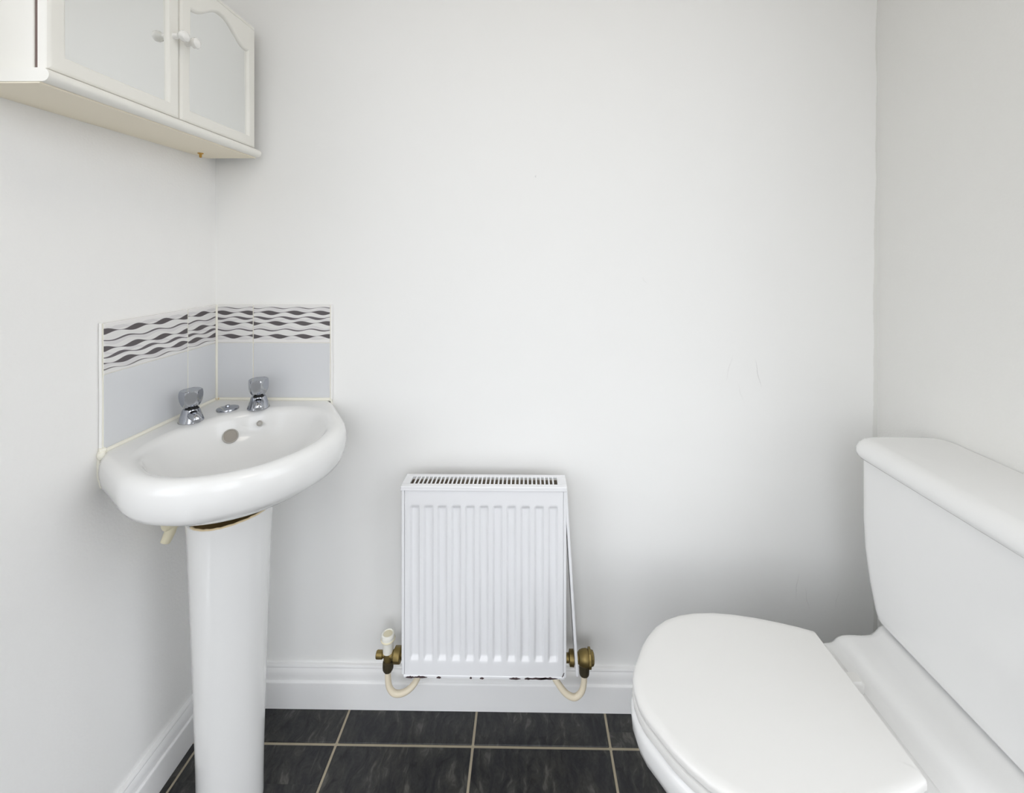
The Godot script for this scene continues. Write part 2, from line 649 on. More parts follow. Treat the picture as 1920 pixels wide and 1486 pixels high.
func build_splashback() -> void:
	var y1 := 0.146     # top of plain tiles
	var y2 := 0.2425    # top of border tiles
	var g := 0.0012
	for k in 2:
		# k = 0: run on the back wall, k = 1: run on the left wall; local x runs along the wall as seen from the room
		var o := thing("tile_splashback", "grey tiles with wave-patterned border on the radiator wall above the basin" if k == 0 else "grey tiles with wave-patterned border under the mirrored cabinet", "splashback", Vector3(XL + 0.0066, 0.784, ZB) if k == 0 else Vector3(XL, 0.784, ZB))
		if k == 1: o.rotation.y = PI / 2
		# distances from the room corner: cut tile, then a whole one
		var cuts := [0.0015, 0.0965, 0.2965] if k == 0 else [0.0, 0.0985, 0.3010]
		var sgn := 1.0 if k == 0 else -1.0
		var b := MB.new()
		b.box(Vector3(minf(0.0, sgn * cuts[2]), 0, 0), Vector3(maxf(0.0, sgn * cuts[2]), y2 - 0.0006, 0.0064), 0.0006)
		put("grout_bed", b.commit(), M.grout, o)
		for c in 2:
			var w: float = cuts[c + 1] - cuts[c] - 2 * g
			var x0: float = (cuts[c] if k == 0 else -cuts[c + 1]) + g
			var u0 := 0.46 if c == 0 else 0.0
			put("tile", tile_mesh(w, y1 - 2 * g, 0.2, 0, false), M.tile_plain, o, Vector3(x0, g, 0.0015))
			put("border_tile", tile_mesh(w, y2 - y1, 0.2, u0, k == 1), M.tile_print, o, Vector3(x0, y1, 0.0016))
		b = MB.new()
		var e: float = sgn * (cuts[2] + 0.0018)
		b.tube([Vector3(e, 0.0, 0.003), Vector3(e + 0.0004, 0.10, 0.0032), Vector3(e - 0.0003, 0.17, 0.003), Vector3(e, y2 + 0.001, 0.003)], 0.0024, 8)
		put("edge_sealant", b.commit(), M.wall, o)
		if k == 0:
			b = MB.new()
			b.tube([Vector3(0.003, 0.0, 0.0085), Vector3(0.003, y2, 0.0085)], 0.0027, 8)
			put("corner_sealant", b.commit(), M.seal, o)

var outline := PackedVector2Array()
func ray_out(c: Vector2, d: Vector2) -> float:
	var best := 0.0
	for i in outline.size() - 1:
		var hit = Geometry2D.segment_intersects_segment(c, c + d * 2.0, outline[i], outline[i + 1])
		if hit != null: best = maxf(best, c.distance_to(hit))
	return best

func build_basin() -> void:
	var o := thing("corner_basin", "white ceramic corner washbasin with two chrome taps", "washbasin", Vector3(XL, 0, ZB))
	var S := sqrt(0.5)
	var c := Vector2(0.226, 0.226)
	var a_s := 0.156
	var a_d := 0.166
	var o_s := 0.190
	var o_d := 0.196
	var pts := PackedVector2Array([Vector2(0.0015, 0.0015), Vector2(0.302, 0.0015), Vector2(0.0015, 0.302), Vector2(0.316, 0.012), Vector2(0.012, 0.316), Vector2(0.326, 0.026), Vector2(0.026, 0.326)])
	for i in 96:
		var a := TAU * i / 96
		var s := o_s * cos(a)
		var d := o_d * sin(a)
		pts.append(c + Vector2((s + d) * S, (s - d) * S))
	outline = Geometry2D.convex_hull(pts)
	# angles, with one ray into the corner and one at each end of the wall legs
	var ang := []
	var N := 144
	for i in N: ang.append(TAU * i / N)
	var ro := []
	var ri := []
	var dirs := []
	var wf := []
	for a in ang:
		var d2 := Vector2((cos(a) + sin(a)) * S, (cos(a) - sin(a)) * S)
		dirs.append(d2)
		ro.append(ray_out(c, d2))
		var hit: Vector2 = c + d2 * ro[ro.size() - 1]
		wf.append(0.12 if minf(hit.x, hit.y) < 0.003 else 1.0)   # square edges against the walls
		var el := 1.0 / sqrt(pow(cos(a) / a_s, 2) + pow(sin(a) / a_d, 2))
		var most: float = ro[ro.size() - 1] - 0.027
		var hh := clampf(0.5 + 0.5 * (most - el) / 0.03, 0.0, 1.0)
		ri.append(lerpf(most, el, hh) - 0.03 * hh * (1.0 - hh))
	var rings := []
	# [share of the way: "i" of inner radius / "o" of outer, offset, height]
	var prof := [["i", 0.30, 0.0, 0.679], ["i", 0.60, 0.0, 0.680], ["i", 0.82, 0.0, 0.684], ["i", 0.96, 0.0, 0.692], ["i", 1.06, 0.0, 0.702], ["o", 0.0, -0.009, 0.7145], ["o", 0.0, -0.0035, 0.7255], ["o", 0.0, -0.0008, 0.739], ["o", 0.0, 0.0, 0.752], ["o", 0.0, -0.0012, 0.765], ["o", 0.0, -0.0045, 0.774], ["o", 0.0, -0.010, 0.7805], ["o", 0.0, -0.017, 0.7832], ["i", 1.0, 0.014, 0.7836], ["i", 1.0, 0.008, 0.7829], ["i", 1.0, 0.0025, 0.7806], ["i", 0.985, 0.0, 0.7768], ["i", 0.965, 0.0, 0.7705], ["i", 0.935, 0.0, 0.7595], ["i", 0.895, 0.0, 0.746], ["i", 0.838, 0.0, 0.7305], ["i", 0.74, 0.0, 0.715], ["i", 0.56, 0.0, 0.703], ["i", 0.3, 0.0, 0.697], ["i", 0.13, 0.0, 0.694]]
	for p in prof:
		var ring := PackedVector3Array()
		for i in N:
			var r: float = ri[i] * p[1] + p[2] if p[0] == "i" else ro[i] + p[2] * wf[i]
			if p[0] == "i": r = minf(r, ro[i] - 0.012)
			var q: Vector2 = c + dirs[i] * r
			ring.append(Vector3(q.x, p[3], q.y))
		rings.append(ring)
	var b := MB.new()
	b.loft(rings)
	put("bowl", b.commit(50.0), M.ceramic, o)
	# sealant between basin and tiles, and old sealant at the wall ends
	b = MB.new()
	b.tube([Vector3(0.0105, 0.7855, 0.0105), Vector3(0.10, 0.7855, 0.0098), Vector3(0.20, 0.7855, 0.0102), Vector3(0.304, 0.7855, 0.0098)], 0.0042, 8)
	b.tube([Vector3(0.0105, 0.7855, 0.0105), Vector3(0.0098, 0.7855, 0.12), Vector3(0.0102, 0.7855, 0.22), Vector3(0.0095, 0.7855, 0.3)], 0.0042, 8)
	b.tube([Vector3(0.0075, 0.7865, 0.298), Vector3(0.003, 0.7870, 0.306)], 0.0052, 8)
	b.tube([Vector3(0.002, 0.782, 0.303), Vector3(0.002, 0.76, 0.3045), Vector3(0.002, 0.735, 0.3035), Vector3(0.002, 0.715, 0.298)], 0.0034, 8)
	b.tube([Vector3(0.302, 0.786, 0.0075), Vector3(0.304, 0.780, 0.004), Vector3(0.305, 0.765, 0.003), Vector3(0.304, 0.735, 0.003)], 0.0030, 8)
	b.lathe(Vector3(0.006, 0.778, 0.304), Vector3.UP, [[0.003, -0.008], [0.0062, -0.004], [0.0070, 0.001], [0.0058, 0.006], [0.002, 0.009]], 12)
	put("sealant_bead", b.commit(), M.seal, o)
	b = MB.new()
	b.lathe(Vector3(0.0115, 0.7872, 0.0165), Vector3.UP, [[0.0035, -0.002], [0.0028, 0.0012], [0.001, 0.002]], 10)
	b.lathe(Vector3(0.018, 0.7872, 0.0115), Vector3.UP, [[0.0042, -0.002], [0.003, 0.0012], [0.001, 0.002]], 10)
	put("sealant_stain", b.commit(), M.stained_seal, o)
	# overflow in the back of the bowl
	var od := Vector2(-S, -S)
	var oc := c + od * (0.156 * 0.876)
	var on := Vector3(S * 0.86, 0.52, S * 0.86).normalized()
	var op := Vector3(oc.x, 0.7405, oc.y) + on * 0.0032
	b = MB.new()
	b.lathe(op, on, [[0.0155, -0.006], [0.0158, 0.0006], [0.0148, 0.0016], [0.0136, 0.0008], [0.0132, -0.0012]], 32)
	var ov := put("overflow_ring", b.commit(), M.overflow_ring, o)
	b = MB.new()
	b.lathe(op, on, [[0.0134, -0.006], [0.0134, -0.0009], [0.006, -0.0004]], 32)
	put("overflow_insert", b.commit(), M.overflow, ov)
	b = MB.new()
	b.lathe(op + Vector3(0.004, -0.0045, -0.003), on, [[0.0026, -0.004], [0.0026, 0.0004], [0.001, 0.0006]], 12)
	put("overflow_screw", b.commit(), M.dark_brass, ov)
	# chain eye to the right of it
	var sp := Vector3(0.1775, 0.7585, 0.0985)
	var sn := Vector3(0.45, 0.38, 0.85).normalized()
	b = MB.new()
	b.lathe(sp, sn, [[0.0064, -0.004], [0.0064, 0.0012], [0.0054, 0.002], [0.0042, 0.0012], [0.0040, -0.001]], 20)
	put("chain_eye", b.commit(), M.overflow_ring, o)
	# chrome blanking cap in the deck corner
	b = MB.new()
	b.lathe(Vector3(0.0875, 0.7836, 0.0785), Vector3.UP, [[0.0232, 0.0], [0.0235, 0.002], [0.0225, 0.0042], [0.016, 0.0062], [0.0055, 0.0072], [0.0045, 0.0105], [0.002, 0.0115]], 40)
	put("blanking_cap", b.commit(), M.chrome, o)
	# taps
	make_tap(o, Vector3(0.055, 0.7832, 0.150), 0.62)
	make_tap(o, Vector3(0.154, 0.7832, 0.065), 1.02)
	# fixing under the right side
	b = MB.new()
	b.lathe(Vector3(0.252, 0.672, 0.150), Vector3.UP, [[0.006, -0.025], [0.0065, -0.020], [0.0065, 0.0], [0.009, 0.001], [0.009, 0.012]], 12)
	put("fixing_bolt", b.commit(), M.pipe, o)

func build_valve() -> void:
	# plastic valve on the supply pipe, under the left side of the basin
	var o := thing("isolating_valve", "small cream plastic pipe valve hanging under the basin beside the pedestal", "valve", Vector3(XL + 0.052, 0.586, ZB + 0.196))
	var b := MB.new()
	b.tube([Vector3(0.075, 0.018, -0.05), Vector3(0.03, 0.012, -0.010), Vector3.ZERO], [0.008, 0.008, 0.008], 14)
	b.tube([Vector3.ZERO, Vector3(-0.02, 0.002, -0.01), Vector3(-0.052, 0.002, -0.02)], 0.007, 12)
	put("pipe", b.commit(), M.pipe, o)
	b = MB.new()
	b.lathe(Vector3(0.026, 0.011, -0.008), Vector3(1, 0.3, -0.4), [[0.012, -0.005], [0.0128, -0.004], [0.0128, 0.004], [0.012, 0.005]], 10)
	put("nut", b.commit(), M.cap_ring, o)
	b = MB.new()
	b.lathe(Vector3.ZERO, Vector3(-0.4, 0.15, 1), [[0.010, -0.014], [0.0140, -0.011], [0.0140, 0.013], [0.0120, 0.016], [0.006, 0.0155]], 18)
	b.tube([Vector3.ZERO, Vector3(-0.001, -0.018, 0.006), Vector3(-0.006, -0.036, 0.012)], [0.0115, 0.0105, 0.009], 14)
	put("body", b.commit(), M.cap_ring, o)

func make_tap(parent: Node3D, at: Vector3, turn: float) -> void:
	# local x is the way the spout points
	var t := Node3D.new()
	t.name = "tap"
	t.position = at
	t.rotation.y = -turn
	t.scale = Vector3.ONE * 0.845
	parent.add_child(t, true)
	var b := MB.new()
	b.lathe(Vector3.ZERO, Vector3.UP, [[0.0282, 0.0], [0.0288, 0.002], [0.0280, 0.0045], [0.0255, 0.012], [0.0222, 0.022], [0.0198, 0.030], [0.0175, 0.0345], [0.012, 0.036]], 40)
	put("tap_body", b.commit(), M.chrome, t)
	b = MB.new()
	var rings := []
	for q in [[0.008, 0.0120, 0.0135, 0.0195], [0.022, 0.0120, 0.0135, 0.0200], [0.034, 0.0112, 0.0130, 0.0195], [0.043, 0.0105, 0.0125, 0.0175], [0.049, 0.0090, 0.0110, 0.0150], [0.0515, 0.0060, 0.0080, 0.0135]]:
		var ring := PackedVector3Array()
		for k in 24:
			var a := TAU * k / 24
			ring.append(Vector3(q[0], q[3] + q[1] * sin(a), q[2] * cos(a)))
		rings.append(ring)
	b.loft(rings)
	put("spout", b.commit(45.0), M.chrome, t)
	b = MB.new()
	b.lathe(Vector3.ZERO, Vector3.UP, [[0.0125, 0.034], [0.0125, 0.046]], 24)
	b.box(Vector3(0.006, 0.0345, -0.0125), Vector3(0.0195, 0.0395, 0.0125), 0.001)
	put("collar", b.commit(), M.black, t)
	# faceted handle: a barrel cut by six flats
	b = MB.new()
	var hr := []
	var prof := [[0.0150, 0.0400], [0.0178, 0.0402], [0.0205, 0.0440], [0.0230, 0.0500], [0.0252, 0.0570], [0.0264, 0.0640], [0.0266, 0.0710], [0.0262, 0.0770], [0.0252, 0.0815], [0.0240, 0.0828], [0.0225, 0.0834], [0.0215, 0.0828], [0.0, 0.0826]]
	for p in prof:
		var ring := PackedVector3Array()
		for k in 96:
			var a := TAU * k / 96
			var m := fmod(a + PI / 6, PI / 3) - PI / 6
			var r: float = p[0]
			var cut: float = 0.0226 + maxf(0.0, (p[1] - 0.066)) * 0.09
			r = minf(r, cut / cos(m))
			ring.append(Vector3(r * cos(a + 0.3), p[1], r * sin(a + 0.3)))
		hr.append(ring)
	b.loft(hr)
	put("handle", b.commit(28.0), M.chrome, t)

func build_pedestal() -> void:
	var o := thing("basin_pedestal", "tapered white ceramic pedestal standing under the corner basin", "pedestal", Vector3(XL + 0.182, 0, ZB + 0.203))
	var S := sqrt(0.5)
	var rings := []
	var prof := [[0.0590, 0.0], [0.0590, 0.04], [0.0600, 0.10], [0.0625, 0.20], [0.0658, 0.32], [0.0700, 0.45], [0.0738, 0.56], [0.0760, 0.604], [0.0766, 0.616], [0.0762, 0.6215], [0.0745, 0.623], [0.0715, 0.6215], [0.0700, 0.614], [0.066, 0.56], [0.058, 0.35], [0.050, 0.02], [0.050, 0.0]]
	for p in prof:
		var ring := PackedVector3Array()
		for k in 72:
			var a := TAU * k / 72
			var n := 2.3
			var x := signf(cos(a)) * pow(absf(cos(a)), 2.0 / n)
			var y := signf(sin(a)) * pow(absf(sin(a)), 2.0 / n)
			# x points from the corner into the room
			var r: float = p[0]
			var s: float = x * r * (1.0 if x > 0 else 0.85)
			var d: float = y * r
			ring.append(Vector3((s + d) * S, p[1], (s - d) * S))
		rings.append(ring)
	var b := MB.new()
	b.loft(rings.slice(0, 12), true, false, false)
	put("column", b.commit(40.0), M.ceramic, o)
	# unglazed, brown-stained inside, seen through the gap under the basin
	b = MB.new()
	b.loft(rings.slice(11), true, false, false)
	b.flip_from(0)
	put("inside", b.commit(40.0), M.stained_inside, o)
	# yellowed remains of sealant along the top edge
	b = MB.new()
	var arc := []
	for k in 30:
		var a := lerpf(-1.25, 1.35, k / 29.0)
		var n := 2.3
		var x := signf(cos(a)) * pow(absf(cos(a)), 2.0 / n) * 0.0735
		var y := signf(sin(a)) * pow(absf(sin(a)), 2.0 / n) * 0.0735
		arc.append(Vector3((x + y) * S, 0.6228 + 0.0006 * sin(k * 2.3), (x - y) * S))
	b.tube(arc, 0.0022, 8)
	put("sealant_residue", b.commit(), M.stained_seal, o)

func build_radiator() -> void:
	# local frame: x across, y up from the floor, z out of the wall
	var cx := -0.1037
	var o := thing("radiator", "small white panel radiator with slotted top and loose side panel", "radiator", Vector3(cx, 0, ZB))
	var hw := 0.1932
	var y0 := 0.168
	var y1 := 0.6065
	var zf := 0.1000
	var zb := 0.046
	# fluted front panel
	var xs := []
	var recess := []
	var pw := hw - 0.0066
	xs.append(-pw); recess.append(0.0)
	for i in 11:
		var m := (i - 5) * 0.0324
		for q in [[-0.0125, 0.0], [-0.0108, 0.12], [-0.0082, 0.88], [-0.0062, 1.0], [0.0062, 1.0], [0.0082, 0.88], [0.0108, 0.12], [0.0125, 0.0]]:
			xs.append(m + q[0]); recess.append(q[1])
	xs.append(pw); recess.append(0.0)
	var rows := [[y0, 0.0], [y0 + 0.030, 0.0], [0.2035, 0.05], [0.2065, 0.2], [0.2125, 0.85], [0.2165, 1.0], [0.4, 1.0], [0.5580, 1.0], [0.5620, 0.85], [0.5670, 0.2], [0.5695, 0.05], [0.574, 0.0], [y1, 0.0]]
	var rings := []
	var depth := 0.0065
	for r in rows:
		var ring := PackedVector3Array()
		ring.append(Vector3(-pw, r[0], zf - 0.014))
		ring.append(Vector3(-pw, r[0], zf - 0.002))
		for i in xs.size():
			var e := 0.002 if i == 0 else (-0.002 if i == xs.size() - 1 else 0.0)
			ring.append(Vector3(xs[i] + e, r[0], zf - depth * recess[i] * r[1]))
		ring.append(Vector3(pw, r[0], zf - 0.002))
		ring.append(Vector3(pw, r[0], zf - 0.014))
		rings.append(ring)
	var b := MB.new()
	b.loft(rings)
	put("front_panel", b.commit(50.0), M.steel, o)
	# rolled bottom hem and inner back sheet
	b = MB.new()
	b.box(Vector3(-hw + 0.004, y0 - 0.003, zf - 0.016), Vector3(hw - 0.004, y0 + 0.004, zf + 0.0012), 0.0015)
	put("bottom_hem", b.commit(), M.steel, o)
	b = MB.new()
	b.box(Vector3(-pw, y0 + 0.004, zb), Vector3(pw, y1 - 0.004, zb + 0.003), 0.001)
	put("back_sheet", b.commit(), M.fins, o)
	# convector fins: a folded sheet
	b = MB.new()
	var fold := PackedVector3Array()
	var rows2 := [PackedVector3Array(), PackedVector3Array(), PackedVector3Array(), PackedVector3Array()]
	var nf := 34
	for i in nf + 1:
		var x := lerpf(-pw + 0.006, pw - 0.006, float(i) / nf)
		var z := zb + 0.0045 if i % 2 == 0 else zf - 0.018
		rows2[0].append(Vector3(x, y0 + 0.03, z))
		rows2[1].append(Vector3(x, y1 - 0.012, z))
		rows2[2].append(Vector3(x + 0.0008, y1 - 0.012, z))
		rows2[3].append(Vector3(x + 0.0008, y0 + 0.03, z))
	rows2.append(rows2[0])
	b.loft(rows2, false, false, false)
	put("convector", b.commit(), M.fins, o)
	# side panels
	for s in [-1, 1]:
		b = MB.new()
		var h := y1 - y0 - 0.004
		b.box(Vector3(-0.0032, -h, zb), Vector3(0.0032, 0.0, zf), 0.001)
		var sp := put("side_panel", b.commit(), M.steel, o, Vector3(s * (hw - 0.0032), y1, 0))
		if s > 0:
			sp.position = Vector3(hw - 0.0010, y1 - 0.002, -0.001)
			sp.rotation.z = deg_to_rad(3.55)
			sp.set_meta("label", "side panel hanging loose, swung out at the bottom")
			# the frame upright that the loose panel has left bare
	b = MB.new()
	b.box(Vector3(pw + 0.0002, y0, zf - 0.012), Vector3(hw, y1 - 0.004, zf - 0.0006), 0.001)
	put("frame_upright", b.commit(), M.steel, o)
	# slotted top grille
	b = MB.new()
	var gy0 := y1 + 0.0005
	var gy1 := 0.6145
	var gz0 := zb - 0.001
	var gz1 := zf + 0.003
	var sx0 := -0.1765
	var sx1 := 0.1735
	var sz0 := 0.056
	var sz1 := 0.0885
	b.box(Vector3(-hw - 0.0015, gy0, sz1), Vector3(hw + 0.0015, gy1, gz1), 0.0012)
	b.box(Vector3(-hw - 0.0015, gy0 + 0.003, gz0), Vector3(hw + 0.0015, gy1, sz0), 0.0006)
	b.box(Vector3(-hw - 0.0015, gy0 + 0.003, sz0), Vector3(sx0, gy1, sz1), 0.0003)
	b.box(Vector3(sx1, gy0 + 0.003, sz0), Vector3(hw + 0.0015, gy1, sz1), 0.0003)
	var ns := 35
	var pitch := (sx1 - sx0) / ns
	for i in ns - 1:
		var x := sx0 + pitch * (i + 1)
		b.box(Vector3(x - 0.0019, gy1 - 0.0022, sz0), Vector3(x + 0.0019, gy1 - 0.0004, sz1), 0.0003)
	b.box(Vector3(-hw - 0.0015, y1 - 0.002, gz1 - 0.002), Vector3(hw + 0.0015, gy0 + 0.001, gz1), 0.0006)
	put("top_grille", b.commit(), M.steel, o)
	# rust where the paint has chipped along the bottom hem
	var chips := [[-0.172, 0.020, 0.0], [-0.148, 0.028, 0.0006], [-0.105, 0.010, 0.0], [-0.004, 0.009, -0.0004], [-0.030, 0.005, 0.0], [0.073, 0.024, -0.0002], [0.103, 0.014, 0.0], [0.128, 0.046, 0.0003], [0.150, 0.040, 0.0009]]
	for q in chips:
		b = MB.new()
		var n := 9
		var top := PackedVector2Array()
		for k in n:
			var u := float(k) / (n - 1)
			top.append(Vector2(q[0] + q[1] * (u - 0.5) * 1.15, y0 - 0.0006 + q[2] + 0.0034 * sin(PI * u) * (0.75 + 0.25 * sin(k * 2.7 + q[0] * 90))))
		for k in n:
			var u := 1.0 - float(k) / (n - 1)
			top.append(Vector2(q[0] + q[1] * (u - 0.5) * 1.15, y0 - 0.0012 + q[2] - 0.0022 * sin(PI * u) * (0.7 + 0.3 * cos(k * 1.9))))
		b.extrude(top, Vector3(0, 0, zf + 0.0008), Vector3.RIGHT, Vector3.UP, Vector3(0, 0, 0.0008))
		put("rust_chip", b.commit(), M.rust, o)
	b = MB.new()
	b.extrude(PackedVector2Array([Vector2(0.1815, y0 + 0.001), Vector2(0.184, y0 + 0.002), Vector2(0.1885, y0 + 0.0125), Vector2(0.187, y0 + 0.012)]), Vector3(0, 0, zf - 0.0004), Vector3.RIGHT, Vector3.UP, Vector3(0, 0, 0.0010))
	put("rust_chip", b.commit(), M.rust, o)
	# wall brackets
	for s in [-1, 1]:
		b = MB.new()
		b.box(Vector3(s * 0.12 - 0.012, y0 + 0.03, 0.0), Vector3(s * 0.12 + 0.012, y1 - 0.05, zb), 0.002)
		put("bracket", b.commit(), M.fins, o)
	valve_with_cap(o)
	plain_valve(o)

func valve_with_cap(o: Node3D) -> void:
	# local to the radiator; the valve stands left of it
	var v := Node3D.new()
	v.name = "lockshield_valve"
	v.position = Vector3(-0.239, 0.177, 0.056)
	o.add_child(v, true)
	v.set_meta("label", "tarnished brass valve with a white plastic cap")
	var b := MB.new()
	b.lathe(Vector3(0, 0, 0), Vector3.UP, [[0.008, -0.016], [0.011, -0.010], [0.0105, 0.0], [0.0090, 0.006], [0.0085, 0.012]], 20)
	b.lathe(Vector3.ZERO, Vector3.LEFT, [[0.0085, 0.0], [0.0068, 0.010], [0.0068, 0.012], [0.0092, 0.0135], [0.0092, 0.027], [0.0080, 0.0285]], 18)
	b.lathe(Vector3.ZERO, Vector3.RIGHT, [[0.0088, 0.0], [0.0095, 0.010], [0.0115, 0.014], [0.0175, 0.0165], [0.0180, 0.018], [0.0180, 0.030], [0.0168, 0.032], [0.010, 0.033], [0.010, 0.047]], 12)
	put("body", b.commit(30.0), M.brass, v)
	b = MB.new()
	b.lathe(Vector3(0, -0.014, 0), Vector3.DOWN, [[0.0090, 0.0], [0.0125, 0.002], [0.0135, 0.010], [0.0130, 0.018], [0.0105, 0.024], [0.0085, 0.026]], 10)
	put("nut", b.commit(30.0), M.dark_brass, v)
	b = MB.new()
	b.lathe(Vector3(0, 0.006, 0), Vector3.UP, [[0.0100, 0.0], [0.0122, 0.002], [0.0128, 0.018], [0.0140, 0.030], [0.0155, 0.033], [0.0158, 0.042]], 32, false)
	b.lathe(Vector3(0, 0.006, 0), Vector3.UP, [[0.0158, 0.042], [0.0150, 0.046], [0.0120, 0.0475], [0.0105, 0.045], [0.0, 0.0445]], 32, false)
	var c := put("cap", b.commit(40.0), M.cap, v)
	b = MB.new()
	var ring := []
	for k in 33:
		var a := TAU * k / 32
		ring.append(Vector3(0.0152 * cos(a), 0.0395, 0.0152 * sin(a)))
	b.tube(ring, 0.0022, 8, false)
	var disc := MB.new()
	b.lathe(Vector3(0, 0.0500, 0), Vector3.UP, [[0.0108, 0.0], [0.0105, 0.0018], [0.0, 0.0022]], 24)
	put("cap_rim", b.commit(), M.cap_ring, c)
	b = MB.new()
	var pts := curve([Vector3(0, -0.030, 0), Vector3(0, -0.060, 0), Vector3(0.004, -0.080, 0.001), Vector3(0.016, -0.093, 0.001), Vector3(0.034, -0.0955, -0.002), Vector3(0.052, -0.090, -0.008), Vector3(0.066, -0.079, -0.020), Vector3(0.074, -0.070, -0.054)])
	b.tube(pts, 0.0073, 14)
	put("pipe", b.commit(60.0), M.pipe, v)

func plain_valve(o: Node3D) -> void:
	var v := Node3D.new()
	v.name = "radiator_valve"
	v.position = Vector3(0.2405, 0.175, 0.056)
	o.add_child(v, true)
	v.set_meta("label", "tarnished brass valve with a ribbed end cap")
	var b := MB.new()
	b.lathe(Vector3.ZERO, Vector3.RIGHT, [[0.010, -0.055], [0.010, -0.038], [0.0165, -0.036], [0.0168, -0.026], [0.0115, -0.024], [0.0115, -0.015], [0.0150, -0.012], [0.0178, -0.004], [0.0185, 0.004], [0.0172, 0.011]], 24)
	b.lathe(Vector3.ZERO, Vector3.RIGHT, [[0.0172, 0.0095], [0.0212, 0.010], [0.0216, 0.0145], [0.0205, 0.0155], [0.0165, 0.0165], [0.0150, 0.0215], [0.010, 0.024]], 12)
	put("body", b.commit(28.0), M.brass, v)
	b = MB.new()
	b.lathe(Vector3(0, -0.012, 0), Vector3.DOWN, [[0.0120, 0.0], [0.0128, 0.004], [0.0125, 0.020], [0.0118, 0.026], [0.0085, 0.028]], 20)
	put("nut", b.commit(30.0), M.dark_brass, v)
	b = MB.new()
	var pts := curve([Vector3(0, -0.036, 0), Vector3(-0.001, -0.062, 0), Vector3(-0.008, -0.082, 0.002), Vector3(-0.024, -0.0925, 0.003), Vector3(-0.044, -0.086, 0.001), Vector3(-0.062, -0.070, -0.006), Vector3(-0.078, -0.054, -0.020), Vector3(-0.086, -0.050, -0.054)])
	b.tube(pts, 0.0073, 14)
	put("pipe", b.commit(60.0), M.pipe, v)

func curve(p: Array) -> Array:
	var out := []
	for i in p.size() - 1:
		var a: Vector3 = p[maxi(i - 1, 0)]
		var d: Vector3 = p[mini(i + 2, p.size() - 1)]
		for k in 5:
			out.append(p[i].cubic_interpolate(p[i + 1], a, d, k / 5.0))
	out.append(p[p.size() - 1])
	return out

# half-outline of the toilet seat: [x, half width]
const SEAT := [[0.185, 0.0], [0.1875, 0.022], [0.194, 0.040], [0.205, 0.058], [0.220, 0.084], [0.2367, 0.105], [0.257, 0.125], [0.282, 0.1415], [0.312, 0.153], [0.345, 0.159], [0.385, 0.1605], [0.425, 0.157], [0.465, 0.150], [0.505, 0.140], [0.540, 0.1295], [0.566, 0.121]]

func seat_ring(y: float, grow: float, back: float, back_half: float) -> PackedVector3Array:
	var half := []
	for i in SEAT.size():
		var p := Vector2(SEAT[i][0], SEAT[i][1])
		var a := Vector2(SEAT[maxi(i - 1, 0)][0], SEAT[maxi(i - 1, 0)][1])
		var c := Vector2(SEAT[mini(i + 1, SEAT.size() - 1)][0], SEAT[mini(i + 1, SEAT.size() - 1)][1])
		var d := (c - a).normalized()
		var n := Vector2(-d.y, d.x)
		if i == 0: n = Vector2(-1, 0)
		var w := 1.0 - smoothstep(0.40, 0.56, p.x)
		var q := p + n * grow
		if back_half > 0.0:
			q.y = lerpf(maxf(q.y, 0.0), maxf(q.y, back_half + grow), 1.0 - w)
		half.append(Vector2(minf(q.x, back - 0.004 - 0.001 * (SEAT.size() - i)) if p.x > 0.5 else q.x, maxf(q.y, 0.0)))
	var last: Vector2 = half[half.size() - 1]
	half.append(Vector2(back + minf(grow, 0.0) * 0.3 - 0.0025, last.y - 0.0004))
	half.append(Vector2(back + minf(grow, 0.0) * 0.3, last.y - 0.003))
	var ring := PackedVector3Array()
	for q in half: ring.append(Vector3(q.x, y, -q.y))
	for i in range(half.size() - 1, 0, -1): ring.append(Vector3(half[i].x, y, half[i].y))
	return ring

